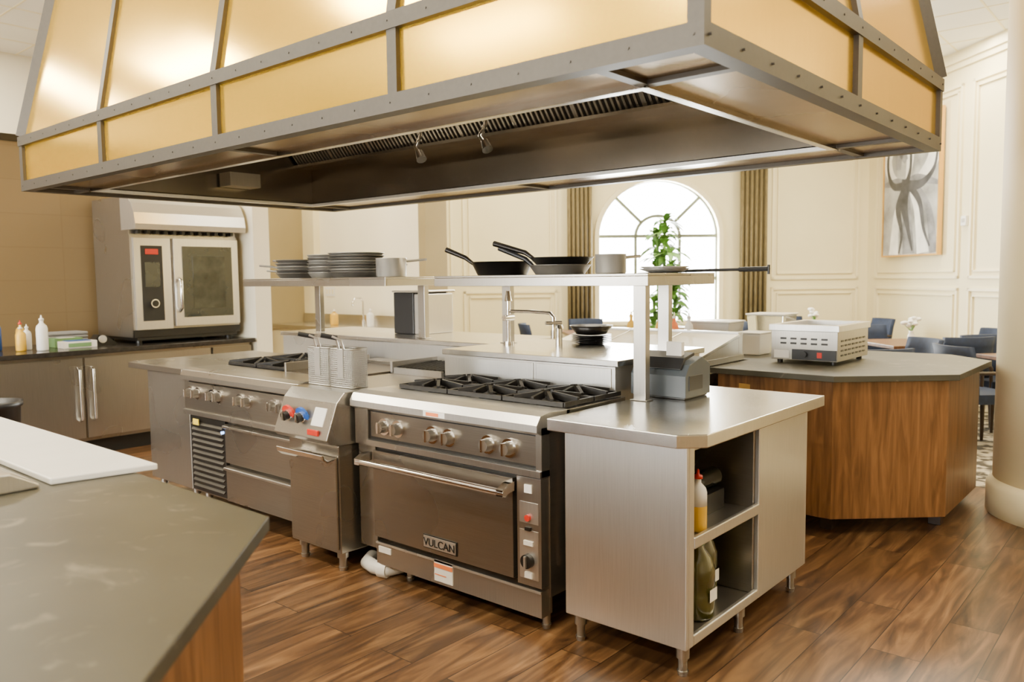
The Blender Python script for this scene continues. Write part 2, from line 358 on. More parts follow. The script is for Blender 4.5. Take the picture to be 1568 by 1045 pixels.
b.add(vs,[(0,1,5,4),(1,2,6,5),(2,3,7,6),(3,0,4,7)],HPANEL)
for i in range(4): b.bar(vs[i],vs[i+4],.06,.06,HFRAME,up=(1,1,0) if i in(1,3) else (1,-1,0))
for x in xb[1:-1]:
    b.bar((x,Y0+.015,zl),(x,Y0+.015+k,HT-.002),.05,.03,HFRAME,up=(0,-1,0));b.bar((x,Y1-.015,zl),(x,Y1-.015-k,HT-.002),.05,.03,HFRAME,up=(0,1,0))
b.bar((X1-.015,ym,zl),(X1-.015-k,ym,HT-.002),.05,.03,HFRAME,up=(1,0,0));b.bar((X0+.015,ym,zl),(X0+.015+k,ym,HT-.002),.05,.03,HFRAME,up=(-1,0,0))
t=(3.4-zl)*K
ring(3.4,3.45,X0+t+.01,X1-t-.01,Y0+t+.01,Y1-t-.01,.04,HFRAME)
for i in range(25):
    x=X0+.03+(X1-X0-.06)*i/24
    for z in (HB+.033,HM+.02):
        b.cyl((x,Y0-.006 if z>2.3 else Y0,z),(x,Y0-.008 if z>2.3 else Y0-.003,z),.004,HFRAME,n=8)
for i in range(13):
    y=Y0+.03+(Y1-Y0-.06)*i/12
    for z in (HB+.033,HM+.02): b.cyl((X1,y,z),(X1+.008,y,z),.004,HFRAME,n=8)
IX0,IX1,IY0,IY1=-5.62,-1.38,2.28,4.04
sz0,sz1=HB+.02,HB+.03
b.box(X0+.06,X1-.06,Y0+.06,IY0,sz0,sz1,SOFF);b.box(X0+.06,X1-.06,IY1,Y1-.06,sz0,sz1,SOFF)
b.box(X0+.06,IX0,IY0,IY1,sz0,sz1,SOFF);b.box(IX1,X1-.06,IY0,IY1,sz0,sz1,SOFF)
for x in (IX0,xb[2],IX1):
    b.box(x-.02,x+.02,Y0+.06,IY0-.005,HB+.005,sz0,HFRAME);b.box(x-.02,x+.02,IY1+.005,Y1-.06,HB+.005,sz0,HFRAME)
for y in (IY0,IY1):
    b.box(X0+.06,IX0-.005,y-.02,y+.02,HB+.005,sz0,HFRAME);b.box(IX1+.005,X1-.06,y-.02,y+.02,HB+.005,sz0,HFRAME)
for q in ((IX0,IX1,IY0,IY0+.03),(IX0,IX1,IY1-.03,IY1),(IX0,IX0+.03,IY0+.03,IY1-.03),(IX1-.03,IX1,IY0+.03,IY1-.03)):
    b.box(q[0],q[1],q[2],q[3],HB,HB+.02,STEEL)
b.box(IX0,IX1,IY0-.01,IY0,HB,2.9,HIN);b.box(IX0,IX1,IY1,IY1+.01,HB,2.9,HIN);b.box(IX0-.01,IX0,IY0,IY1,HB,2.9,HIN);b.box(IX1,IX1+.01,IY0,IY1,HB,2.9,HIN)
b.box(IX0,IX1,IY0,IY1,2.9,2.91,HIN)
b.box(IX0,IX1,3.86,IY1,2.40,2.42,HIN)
nf=9
for i in range(nf):
    fx0=IX0+.04+(IX1-IX0-.08)*i/nf;fx1=fx0+(IX1-IX0-.08)/nf-.015
    a=(3.90,2.43);c=(3.55,2.86)
    b.hexa([(fx0,a[0],a[1]),(fx1,a[0],a[1]),(fx1,c[0],c[1]),(fx0,c[0],c[1])],[(fx0,a[0]+.03,a[1]+.02),(fx1,a[0]+.03,a[1]+.02),(fx1,c[0]+.03,c[1]+.02),(fx0,c[0]+.03,c[1]+.02)],BLACK)
    ns=12
    for j in range(ns+1):
        x=fx0+(fx1-fx0)*j/ns
        b.bar((x,a[0]-.008,a[1]),(x,c[0]-.008,c[1]),.014,.012,STEELM,up=(0,-1,1))
for x in (-3.2,-2.73):
    b.tube([(x,3,2.88),(x,3,2.26),(x-.02,2.98,2.2),(x+.03,2.97,2.15)],.011,CHROME,8)
    b.cyl((x+.02,2.97,2.17),(x+.05,2.96,2.125),.02,CHROME,r1=.028,n=12)
b.box(-5.6,-5.45,3.2,3.45,2.2,2.3,STEELM)
b.done()
# ------------------------------------------------------------------ cook line
TZ=.93
def leg(b,x,y,z1,r=.022):
    b.cyl((x,y,z1),(x,y,.07),r*1.15,STEELM,n=14);b.cyl((x,y,.07),(x,y,.02),r*.8,STEELM,n=14);b.cyl((x,y,.02),(x,y,0),r*1.0,STEELM,r1=r*.8,n=14)
b=B('stainless_shelf_cabinet')
x0,x1,y0,y1=-1.93,-1.38,2.57,3.74
b.box(x0,x1,y0,y0+.02,.12,.88,STEEL);b.box(x1-.02,x1,y0+.02,y0+.06,.12,.88,STEEL)
b.box(x0,x0+.02,y0+.02,y1,.12,.88,STEELM);b.box(x0,x1,y1-.02,y1,.12,.88,STEEL)
b.box(x1-.02,x1,3.2,y1-.02,.12,.88,STEEL);b.box(x0+.02,x1-.02,3.2,3.22,.14,.88,STEELM)
b.box(x0+.02,x1-.02,y0+.02,y1-.02,.12,.14,STEELM);b.box(x1-.02,x1,y0+.06,3.2,.12,.16,STEEL);b.box(x1-.02,x1,y0+.06,3.2,.86,.88,STEEL)
b.box(x0+.02,x1-.01,y0+.02,3.2,.50,.515,STEELM);b.box(x1-.015,x1+.003,y0+.06,3.2,.49,.535,STEEL)
b.box(x0+.02,x0+.03,y0+.02,3.2,.14,.88,BLACK);b.box(x0+.02,x1-.02,3.19,3.2,.14,.86,STEELD)  # black liner and dark end panel stand in for interior shade
poly=[(-1.99,2.53),(-1.40,2.53),(-1.32,2.61),(-1.32,3.79),(-1.99,3.79)]
b.ext(poly,'z',.88,TZ,STEELH)
for q in ((-1.89,2.62),(-1.42,2.62),(-1.42,3.1),(-1.42,3.66),(-1.89,3.66)): leg(b,q[0],q[1],.12)
b.done(.004)
def bottle(name,x,y,z,r,h,m,cap,nz=.35):
    b=B(name);b.lathe([(r*.9,0),(r,.01),(r,h*.62),(r*.85,h*.7),(r*nz,h*.78),(r*nz,h*.86)],(x,y,z),m,20)
    b.lathe([(r*nz*1.25,h*.85),(r*nz*1.25,h*.9),(r*nz*.5,h*.92),(r*nz*.25,h),(1e-4,h)],(x,y,z),cap,16);b.done()
b=B('squeeze_bottle');x,y,z,r,h=-1.44,2.77,.516,.035,.24
b.lathe([(r*.9,0),(r,.01),(r,.09),(r,.1)],(x,y,z),YELLOW,20);b.lathe([(r,.1),(r,h*.62),(r*.85,h*.7),(r*.35,h*.78),(r*.35,h*.86)],(x,y,z),WHITE,20)
b.lathe([(r*.5,h*.85),(r*.5,h*.9),(r*.2,h*.92),(r*.1,h),(1e-4,h)],(x,y,z),RED,16);b.done()
def oil(x,y,cap):
    b=B('cooking_oil_bottle')
    b.lathe([(.06,0),(.068,.015),(.068,.10),(.06,.12),(.068,.14),(.068,.20),(.05,.25),(.025,.28),(.022,.30)],(x,y,.141),OIL,24);b.lathe([(.028,.295),(.028,.325),(1e-4,.326)],(x,y,.141),cap,16)
    b.tube([(x,y+.045,.38),(x,y+.075,.35),(x,y+.075,.29),(x,y+.06,.27)],.009,OIL,8)
    b.add([(x+.069,y-.03,.22),(x+.069,y+.03,.22),(x+.069,y+.03,.27),(x+.069,y-.03,.27)],[(0,1,2,3)],PAPER);b.done()
oil(-1.475,2.84,GREEN);oil(-1.56,3.03,BLACK)
b=B('plastic_wrap_roll');b.box(-1.62,-1.50,2.9,3.12,.516,.60,BLACK);b.cyl((-1.56,2.88,.64),(-1.56,3.14,.64),.04,DGLASS);b.done()
def knob(b,x,y,z,r=.03):
    b.cyl((x,y,z),(x,y-.012,z),r*1.15,CHROME,n=24);b.cyl((x,y-.012,z),(x,y-.045,z),r*.85,STEELM,r1=r*.7,n=24)
    b.box(x-.006,x+.006,y-.055,y-.03,z-r*.75,z+r*.75,CHROME)
def grate(b,cx,cy,w,d,z):
    b.cyl((cx,cy,z-.03),(cx,cy,z-.012),.055,IRON,n=20);b.cyl((cx,cy,z-.012),(cx,cy,z-.004),.035,IRON,n=20)
    b.lathe([(.10,z-.03),(.115,z-.02),(.12,z-.03)],(cx,cy,0),IRON,20)
    x0,x1,y0,y1=cx-w/2+.005,cx+w/2-.005,cy-d/2+.005,cy+d/2-.005
    for a in ((x0,y0,x1,y0),(x0,y1,x1,y1),(x0,y0,x0,y1),(x1,y0,x1,y1)):
        b.bar((a[0],a[1],z),(a[2],a[3],z),.014,.02,IRON)
    for i in range(8):
        t=math.pi*2*i/8;c,s_=math.cos(t),math.sin(t)
        k=min((w/2-.005)/max(abs(c),1e-6),(d/2-.005)/max(abs(s_),1e-6))
        b.bar((cx+.03*c,cy+.03*s_,z+.022),(cx+k*c,cy+k*s_,z+.006),.016,.03,IRON)
b=B('gas_range_oven')
x0,x1=-3.24,-2.03
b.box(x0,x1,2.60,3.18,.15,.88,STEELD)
b.box(x0,x0+.13,2.565,2.60,.14,.67,STEELM)
b.ext([(2.515,.895),(2.515,.865),(2.545,.85),(2.60,.85),(2.74,.88),(2.74,.935),(2.60,.94),(2.54,.93)],'x',x0,x1,STEEL)
b.box(x0+.005,x1-.005,2.56,2.60,.70,.85,BLACK);b.box(x0+.11,x1-.035,2.557,2.56,.715,.84,STEELD)
b.box(x0,x0+.10,2.545,2.60,.67,.88,STEELM);b.box(x1-.03,x1,2.545,2.60,.67,.88,STEELM)
b.box(x0+.1,x1,2.535,2.60,.672,.70,STEELM)
for x in (-3.02,-2.92,-2.68,-2.57,-2.33,-2.21): knob(b,x,2.557,.775,.036)
b.box(x0,x1,2.74,3.18,.88,.915,BLACK)
b.box(x0,x0+.12,2.72,3.18,.88,.935,STEELH);b.box(x1-.03,x1,2.72,3.18,.88,.935,STEELH)
for i in range(3):
    for j in range(2): grate(b,-3.115+.353*(i+.5),2.735+.225*(j+.5),.353,.225,.95)
b.box(-3.10,-2.185,2.54,2.60,.215,.65,STEELD)
b.box(-3.11,-2.175,2.575,2.60,.20,.665,BLACK)
b.cyl((-3.14,2.475,.60),(-2.17,2.475,.60),.016,CHROME,n=16)
for x in (-3.13,-2.19):
    b.ext([(2.46,.585),(2.46,.615),(2.50,.635),(2.545,.64),(2.545,.60),(2.50,.595)],'x',x-.018,x+.018,CHROME)
b.box(-2.74,-2.52,2.535,2.541,.235,.30,BLACK);b.box(-2.735,-2.525,2.532,2.537,.24,.295,STEEL)
b.box(-2.165,-2.035,2.545,2.60,.20,.665,STEELM)
b.box(-2.15,-2.05,2.542,2.546,.47,.56,STEEL);b.box(-2.15,-2.05,2.542,2.546,.23,.44,STEEL)
b.box(-2.12,-2.08,2.538,2.544,.60,.635,PAPER)
b.cyl((-2.10,2.545,.495),(-2.10,2.53,.495),.014,RED);b.box(-2.115,-2.085,2.532,2.544,.44,.455,BLACK)
b.box(-2.125,-2.075,2.536,2.544,.375,.395,PAPER)
b.cyl((-2.10,2.545,.31),(-2.10,2.52,.31),.03,BLACK);b.box(-2.105,-2.095,2.51,2.53,.285,.335,STEEL);b.box(-2.12,-2.08,2.535,2.544,.235,.26,PAPER)
b.box(-3.10,-2.04,2.55,2.60,.07,.185,STEELM);b.box(-3.10,-2.04,2.545,2.55,.175,.185,STEEL)
b.box(-2.68,-2.56,2.545,2.551,.085,.185,PAPER);b.box(-2.68,-2.56,2.543,2.546,.15,.17,ORANGE);b.box(-2.675,-2.6,2.5435,2.5445,.115,.12,ORANGE);b.box(-3.08,-2.99,2.545,2.551,.135,.165,PAPER)
b.box(-2.70,-2.56,2.512,2.516,.868,.893,PAPER);b.box(-2.68,-2.60,2.510,2.514,.872,.888,ORANGE)
for q in ((-2.07,2.62),(-2.93,2.62),(-3.12,2.64),(-2.07,3.1),(-3.1,3.1)): leg(b,q[0],q[1],.15)
b.tube([(-1.985,2.72,.85),(-1.985,2.72,.55),(-1.99,2.70,.4),(-1.985,2.72,.25)],.012,CHROME,8)
rng=b.done(.004)
cu=bpy.data.curves.new('badge_text','FONT');cu.body='VULCAN';cu.size=.052;cu.extrude=.002;cu.align_x='CENTER'
t=bpy.data.objects.new('badge_text',cu);COL.objects.link(t);t.location=(-2.63,2.531,.25);t.rotation_euler=(math.pi/2,0,0);cu.materials.append(BLACK);t.parent=rng
b=B('deep_fryer')
x0,x1=-3.70,-3.27
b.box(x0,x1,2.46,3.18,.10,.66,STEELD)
b.box(x0+.012,x1-.012,2.45,2.46,.12,.60,STEELD)
b.ext([(2.46,.66),(2.40,.68),(2.38,.70),(2.45,.88),(2.50,.93),(3.18,.93),(3.18,.66)],'x',x0-.02,x1+.01,STEELM)
def onpan(z): return 2.38+(z-.70)*(.07/.18)
for x,m in ((-3.62,RED),(-3.50,BLUE)):
    z=.80;y=onpan(z);b.cyl((x,y,z),(x,y-.012,z-.004),.05,m,n=24);b.cyl((x,y-.012,z-.004),(x,y-.022,z-.008),.030,CHROME,n=24);b.cyl((x,y-.02,z-.006),(x,y-.045,z-.012),.024,BLACK,n=24);b.box(x-.006,x+.006,y-.055,y-.03,z-.03,z+.02,STEELM)
b.hexa([(-3.42,onpan(.76)-.004,.76),(-3.32,onpan(.76)-.004,.76),(-3.32,onpan(.85)-.004,.85),(-3.42,onpan(.85)-.004,.85)],[(-3.42,onpan(.76)+.01,.76),(-3.32,onpan(.76)+.01,.76),(-3.32,onpan(.85)+.01,.85),(-3.42,onpan(.85)+.01,.85)],PAPER)
b.box(-3.42,-3.33,2.378,2.39,.715,.745,RED)
b.ext([(2.455,.585),(2.40,.58),(2.375,.60),(2.37,.625),(2.385,.625),(2.39,.605),(2.41,.592),(2.455,.60)],'x',x0+.01,x1-.02,CHROME)
b.box(x1,x1+.012,2.60,2.66,.14,.26,STEEL)
for q in ((x0+.06,2.5),(x1-.04,2.5),(x0+.06,3.1),(x1-.04,3.1)): leg(b,q[0],q[1],.10,.026)
b.done(.004)
WIRE=mat('basket_mesh_wire',(.45,.43,.38),.35,1,.1)
for bx in (-3.70,-3.50):
    b=B('fryer_basket');w,d,h_=.175,.10,.20;y0_=2.60;z=.935
    for i in range(19):
        x=bx+w*i/18
        for y in (y0_,y0_+d): b.cyl((x,y,z),(x,y,z+h_),.002,WIRE,n=5)
    for i in range(1,10):
        y=y0_+d*i/10
        for x in (bx,bx+w): b.cyl((x,y,z),(x,y,z+h_),.002,WIRE,n=5)
    for i in range(19):
        zz=z+h_*i/18;r_=.002 if i not in(0,18) else .005
        b.tube([(bx,y0_,zz),(bx+w,y0_,zz),(bx+w,y0_+d,zz),(bx,y0_+d,zz),(bx,y0_,zz)],r_,WIRE,5)
    b.box(bx+.004,bx+w-.004,y0_+.01,y0_+d-.004,z+.006,z+.01,WIRE);b.box(bx+.004,bx+w-.004,y0_+d-.01,y0_+d-.006,z+.01,z+h_*.96,WIRE)
    b.box(bx+.065,bx+.11,y0_-.008,y0_-.002,z+.05,z+h_,STEEL)
    b.tube([(bx+.07,y0_,z+h_),(bx+.072,y0_-.015,z+h_+.05),(bx+.05,y0_-.05,z+h_+.07)],.006,STEEL,8);b.tube([(bx+.11,y0_,z+h_),(bx+.108,y0_-.015,z+h_+.05),(bx+.08,y0_-.05,z+h_+.07)],.006,STEEL,8)
    b.tube([(bx+.085,y0_-.02,z+h_+.06),(bx+.04,y0_-.09,z+h_+.078)],.013,PLASTIC,10)
    b.done()
b=B('griddle_range')
x0,x1=-5.02,-3.73
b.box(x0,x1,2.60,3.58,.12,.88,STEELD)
b.ext([(2.535,.895),(2.535,.865),(2.60,.85),(2.84,.86),(2.84,.935),(2.60,.94),(2.55,.93)],'x',x0,x1,STEELM)
b.box(x0,x1,2.56,2.60,.67,.85,STEELD);b.box(x0,x1,2.545,2.6,.64,.672,STEELM)
for x in (-4.93,-4.84,-4.66,-4.58,-4.34,-4.25,-3.98,-3.89): knob(b,x,2.56,.785,.034)
b.box(x0,-4.3,2.84,3.58,.88,.905,BLACK)
for i in range(2):
    for j in range(2): grate(b,-4.99+.345*(i+.5),2.86+.33*(j+.5),.345,.33,.945)
GRID=brushed('griddle_plate',(.14,.12,.10),.3,scale=(1,40,1))
b.box(-4.28,x1,2.84,3.45,.88,.94,GRID);b.box(-4.3,-4.28,2.84,3.5,.88,.99,STEELM);b.box(-4.28,x1,3.45,3.58,.88,.96,STEELM)
b.box(x0+.04,-4.56,2.575,2.60,.14,.63,BLACK)
SLAT=brushed('louvre_slat',(.05,.044,.036),.45,scale=(40,1,1),metal=.5)
for i in range(12):
    z=.17+i*.037;b.hexa([(x0+.06,2.56,z),(-4.58,2.56,z),(-4.58,2.575,z+.016),(x0+.06,2.575,z+.016)],[(x0+.06,2.565,z-.004),(-4.58,2.565,z-.004),(-4.58,2.585,z+.012),(x0+.06,2.585,z+.012)],SLAT)
b.box(x0+.10,x0+.17,2.555,2.562,.575,.615,YLAB);b.cyl((-4.57,2.57,.56),(-4.57,2.555,.56),.009,LED)
for z0_,z1_ in ((.38,.62),(.14,.36)):
    b.box(-4.53,x1-.01,2.555,2.60,z0_,z1_,STEELD);b.ext([(2.555,z1_),(2.53,z1_-.005),(2.53,z1_-.02),(2.555,z1_-.03)],'x',-4.52,x1-.02,STEELM)
for q in ((x0+.08,2.66),(x1-.08,2.66),(x0+.08,3.4),(x1-.08,3.4)): leg(b,q[0],q[1],.12)
b.done(.004)
b=B('stainless_work_table')
b.box(-5.62,-5.04,2.60,3.58,.12,.88,STEELM)
b.ext([(-5.86,2.62),(-5.80,2.55),(-5.03,2.55),(-5.03,3.58),(-5.86,3.58)],'z',.89,TZ,STEELD)
for q in ((-5.56,2.66),(-5.1,2.66),(-5.56,3.5),(-5.1,3.5)): leg(b,q[0],q[1],.12)
b.done(.004)
b=B('charbroiler')
b.box(-3.70,-3.27,3.19,3.58,.2,.93,STEELM);b.box(-3.72,-3.70,3.2,3.58,.93,1.0,STEEL)
for i in range(12): b.bar((-3.68+i*.034,3.22,.96),(-3.68+i*.034,3.56,.97),.012,.02,IRON)
b.box(-3.69,-3.28,3.2,3.22,.93,.965,STEEL);b.box(-3.69,-3.28,3.55,3.57,.93,.975,STEEL)
for q in ((-3.66,3.24),(-3.31,3.24),(-3.66,3.54),(-3.31,3.54)): leg(b,q[0],q[1],.2)
b.done()
b=B('stainless_pass_counter')
b.box(-3.25,-2.10,3.2,4.05,.10,1.07,STEEL);b.box(-5.45,-3.25,3.6,4.28,.10,1.07,STEEL)
b.box(-3.26,-2.08,3.19,4.07,1.07,1.10,STEELH);b.box(-5.47,-3.26,3.59,4.30,1.07,1.10,STEELH)
b.box(-3.20,-2.6,3.194,3.2,.95,1.06,STEEL);b.box(-2.58,-2.12,3.194,3.2,.95,1.06,STEEL)
b.box(-5.40,-2.15,3.62,4.0,0,.10,BLACK);b.done(.003)
def shelf(x0,x1,y0,y1,posts):
    b=B('overhead_shelf');b.box(x0,x1,y0,y1,1.50,1.512,STEELM)
    b.box(x0,x1,y0,y0+.012,1.455,1.50,STEELM);b.box(x0,x1,y1-.012,y1,1.455,1.50,STEELM);b.box(x0,x0+.012,y0+.012,y1-.012,1.455,1.50,STEELM);b.box(x1-.012,x1,y0+.012,y1-.012,1.455,1.50,STEELM)
    for x,y,z in posts:
        b.box(x-.032,x+.032,y-.02,y+.02,z,1.50,STEELM);b.box(x-.045,x+.045,y-.03,y+.03,z,z+.004,STEELM)
    b.done(.002)
shelf(-3.25,-1.88,3.13,3.78,((-1.93,3.16,.931),(-2.13,3.72,1.101),(-3.2,3.7,1.101)))
shelf(-5.55,-3.90,3.33,3.76,((-5.1,3.70,1.101),(-3.95,3.70,1.101)))
SZ=1.513
def skillet(x,y,z,r,h,m,ang,hl=.22,rise=.07,name='frying_pan',tip=None):
    b=B(name);b.lathe([(r*.78,0),(r*.80,.002),(r,h),(r*1.02,h),(r*.98,h-.003),(r*.77,.006),(1e-4,.006)],(x,y,z),m,36)
    c,s_=math.cos(ang),math.sin(ang)
    hm=tip or m
    b.tube([(x+c*r*.96,y+s_*r*.96,z+h*.8),(x+c*(r+.05),y+s_*(r+.05),z+h+rise*.35),(x+c*(r+hl),y+s_*(r+hl),z+h+rise)],.011,hm,8,rs=[.010,.014,.016])
    b.done()
skillet(-2.98,3.40,SZ,.175,.075,PAN,math.radians(200),.17,.075)
skillet(-2.59,3.42,SZ,.165,.05,PANG,math.radians(188),.22,.10,tip=PLASTIC)
skillet(-2.58,3.42,SZ+.052,.17,.038,PAN,math.radians(190),.25,.085)
def pot(x,y,z,r,h,ang,m=ALU):
    b=B('saucepan');b.lathe([(r*.95,0),(r,.008),(r,h),(r*1.04,h+.003),(r*.97,h),(r*.96,.006),(1e-4,.006)],(x,y,z),m,32)
    c,s_=math.cos(ang),math.sin(ang);b.tube([(x+c*r,y+s_*r,z+h*.85),(x+c*(r+.14),y+s_*(r+.14),z+h*.95)],.008,m,8);b.done()
pot(-2.27,3.42,SZ,.078,.095,math.radians(80))
b=B('serving_plate');b.lathe([(.07,0),(.08,.004),(.125,.02),(.12,.022),(.07,.008),(1e-4,.008)],(-1.99,3.47,SZ),PANG,32);b.lathe([(.07,.012),(.08,.014),(.12,.03),(.115,.032),(.07,.018),(1e-4,.018)],(-1.99,3.47,SZ),ALU,32);b.done()
b=B('grill_spatula');b.tube([(-2.12,3.66,SZ+.008),(-1.50,3.47,SZ+.012)],.007,PLASTIC,8);b.tube([(-1.62,3.507,SZ+.011),(-1.46,3.457,SZ+.012)],.011,PLASTIC,8);b.cyl((-1.46,3.457,SZ-.012),(-1.46,3.457,SZ+.03),.006,PLASTIC);b.box(-2.25,-2.1,3.64,3.72,SZ+.001,SZ+.005,STEELM);b.done()
def stack(x,y,r,nn,ms,name,hd=None,st=.02):
    b=B(name)
    for i in range(nn): b.lathe([(r*.75,0),(r*.8,.002),(r,.035),(r*1.03,.036),(r*1.03,.039),(r*.97,.038),(r*.75,.005),(1e-4,.005)],(x+random.uniform(-.008,.008),y,SZ+i*st),ms[i%len(ms)],32)
    for i,a in enumerate(hd or []):
        c,s_=math.cos(a),math.sin(a);z=SZ+.03+i*st*1.6;b.tube([(x+c*r,y+s_*r,z),(x+c*(r+.1),y+s_*(r+.1),z+.02),(x+c*(r+.24),y+s_*(r+.24),z+.03)],.008,PANG,8)
    b.done()
stack(-5.12,3.52,.15,5,[PANG,PANG,ALU],'frying_pan_stack',[math.radians(180),math.radians(190),math.radians(172)],.024)
stack(-4.80,3.54,.12,7,[ALU,PANG],'pan_stack',None,.021)
stack(-4.43,3.53,.19,8,[PANG,ALU,PANG],'frying_pan_stack',[math.radians(92),math.radians(85)],.0185)
pot(-4.07,3.53,SZ,.10,.12,math.radians(60))
b=B('pot_filler_faucet')
b.cyl((-3.13,3.62,1.101),(-3.13,3.62,1.36),.012,CHROME);b.cyl((-3.13,3.62,1.12),(-3.13,3.62,1.101),.03,CHROME);b.cyl((-3.13,3.62,1.36),(-3.13,3.62,1.42),.022,CHROME,r1=.012)
b.tube([(-3.13,3.62,1.30),(-2.96,3.62,1.30),(-2.80,3.60,1.295),(-2.775,3.60,1.27),(-2.775,3.60,1.16)],.011,CHROME,10);b.cyl((-2.775,3.6,1.2),(-2.775,3.6,1.15),.017,CHROME)
b.cyl((-3.13,3.58,1.26),(-3.13,3.66,1.26),.018,CHROME);b.cyl((-2.8,3.56,1.24),(-2.75,3.64,1.24),.012,CHROME)
b.cyl((-2.83,3.72,1.101),(-2.83,3.72,1.20),.02,CHROME);b.cyl((-2.83,3.72,1.20),(-2.83,3.72,1.24),.03,CHROME,r1=.01)
b.done()
b=B('plate_stack')
for i in range(5): b.lathe([(.07,0),(.115,.014),(.12,.016),(.07,.006),(1e-4,.006)],(-2.74,3.92,1.101+i*.01),PAN,28)
b.lathe([(.05,.055),(.09,.06),(.13,.11),(.125,.11),(.085,.066),(1e-4,.06)],(-2.74,3.92,1.101),PAN,28);b.done()
b=B('countertop_dispenser');b.box(-4.48,-4.27,3.9,4.24,1.101,1.40,PLASTIC);b.box(-4.27,-4.2,3.91,4.23,1.101,1.39,STEEL);b.box(-4.49,-4.19,3.89,4.25,1.40,1.415,STEEL);b.done(.006)
b=B('receipt_printer');
b.ext([(3.26,.94),(3.26,1.04),(3.30,1.09),(3.42,1.12),(3.50,1.08),(3.50,.94)],'x',-2.05,-1.76,GREYP)
b.box(-2.04,-1.77,3.27,3.49,.931,.94,BLACK);b.ext([(3.28,1.065),(3.31,1.105),(3.40,1.125),(3.40,1.14),(3.30,1.12),(3.265,1.07)],'x',-2.03,-1.79,PLASTIC)
b.box(-1.761,-1.756,3.29,3.42,.97,1.04,PLASTIC);b.box(-1.90,-1.82,3.33,3.36,1.10,1.19,PAPER);b.done(.012)
b=B('floor_drain_pipe');b.tube([(-3.27,2.66,.036),(-3.22,2.585,.036),(-3.14,2.565,.036),(-3.06,2.58,.036),(-3.04,2.66,.036)],.036,WHITE,14);b.cyl((-3.10,2.568,.036),(-3.05,2.582,.036),.043,WHITE);b.done()
# ------------------------------------------------------------------ rear prep table
b=B('refrigerated_prep_table')
b.box(-3.55,-2.33,4.42,5.05,.12,.93,STEEL);b.box(-3.57,-2.31,4.38,5.08,.93,.97,STEELH)
b.box(-2.33,-2.32,4.47,5.0,.18,.88,STEELD)
for i in range(3):
    a=-3.55+i*.42
    b.hexa([(a,4.42,.975),(a+.41,4.42,.975),(a+.41,5.0,1.09),(a,5.0,1.09)],[(a,4.42,.995),(a+.41,4.42,.995),(a+.41,5.0,1.11),(a,5.0,1.11)],STEELH)
b.ext([(4.42,.97),(5.0,.97),(5.0,1.09),(4.42,.975)],'x',-3.55,-2.31,STEEL)
b.box(-3.55,-2.31,5.0,5.06,.97,1.12,STEEL)
for q in ((-3.5,4.5),(-2.4,4.5),(-3.5,5.0),(-2.4,5.0)): leg(b,q[0],q[1],.12)
b.done(.003)
def octa(name,poly,inner,feet,top=TZ):
    b=B(name);b.ext(poly,'z',top-.035,top,STONE);b.ext(inner,'z',.10,top-.036,WOODI)
    for x,y in feet: b.box(x-.035,x+.035,y-.035,y+.035,0,.10,DARKW)
    return b
b=octa('wood_island_counter',[(-2.29,4.55),(-1.53,4.53),(-1.0,5.0),(-1.0,5.9),(-1.3,6.2),(-3.6,6.2),(-3.6,5.12),(-2.29,5.12)],[(-2.26,4.60),(-1.55,4.58),(-1.06,5.03),(-1.06,5.86),(-1.33,6.13),(-3.55,6.13),(-3.55,5.16),(-2.26,5.16)],[(-1.62,4.74),(-1.15,5.22),(-2.2,4.74),(-2.2,6.0),(-1.4,6.0),(-3.4,6.0),(-3.4,5.3)])
b.box(-2.12,-1.98,4.594,4.60,.80,.84,GOLD)
b.done(.003)
def tub(x,y,w,d,h,m,lid=None,name='plastic_food_container'):
    b=B(name);z=.931
    b.hexa([(x-w*.42,y-d*.42,z),(x+w*.42,y-d*.42,z),(x+w*.42,y+d*.42,z),(x-w*.42,y+d*.42,z)],[(x-w*.5,y-d*.5,z+h),(x+w*.5,y-d*.5,z+h),(x+w*.5,y+d*.5,z+h),(x-w*.5,y+d*.5,z+h)],m)
    b.box(x-w*.53,x+w*.53,y-d*.53,y+d*.53,z+h,z+h+.012,lid or m);b.done(.006)
tub(-2.75,5.55,.34,.26,.22,LGREY,WHITE);tub(-2.42,5.50,.18,.22,.15,WHITE,WHITE);tub(-2.42,5.80,.28,.26,.27,CLEAR,WHITE);tub(-3.1,5.6,.22,.2,.16,YELLOW,WHITE)
for x,y,m,c in ((-3.3,5.25,YELLOW,YELLOW),(-3.18,5.25,WHITE,ORANGE),(-3.05,5.25,YELLOW,RED),(-2.93,5.25,ORANGE,WHITE),(-2.81,5.25,WHITE,WHITE)):
    bottle('condiment_bottle',x,y,.931,.032,.30,m,c)
b=B('countertop_food_warmer')
x0,x1,y0,y1,z0_,z1_=-2.10,-1.68,5.03,5.62,.955,1.18
b.box(x0,x1,y0,y1,z0_,z1_-.04,STEELM);ringz=(z1_-.04,z1_)
for q in ((x0-.012,x1+.012,y0-.012,y0+.03),(x0-.012,x1+.012,y1-.03,y1+.012),(x0-.012,x0+.03,y0+.03,y1-.03),(x1-.03,x1+.012,y0+.03,y1-.03)): b.box(q[0],q[1],q[2],q[3],ringz[0],ringz[1],STEEL)
b.box(x0+.03,x1-.03,y0+.03,y1-.03,z1_-.04,z1_-.03,STEELM)
b.box(x0+.14,x1-.005,y0-.014,y0,z0_+.005,z0_+.07,PLASTIC);b.cyl((x0+.22,y0-.014,z0_+.04),(x0+.22,y0-.035,z0_+.04),.02,BLACK);b.box(x0+.30,x0+.33,y0-.018,y0-.014,z0_+.02,z0_+.055,RED)
b.box(x0+.02,x0+.12,y0-.004,y0,z0_+.01,z0_+.06,PAPER)
for i in range(5):
    for j in range(2): b.box(x0+.06+i*.065,x0+.10+i*.065,y0-.003,y0+.001,z0_+.10+j*.03,z0_+.112+j*.03,BLACK)
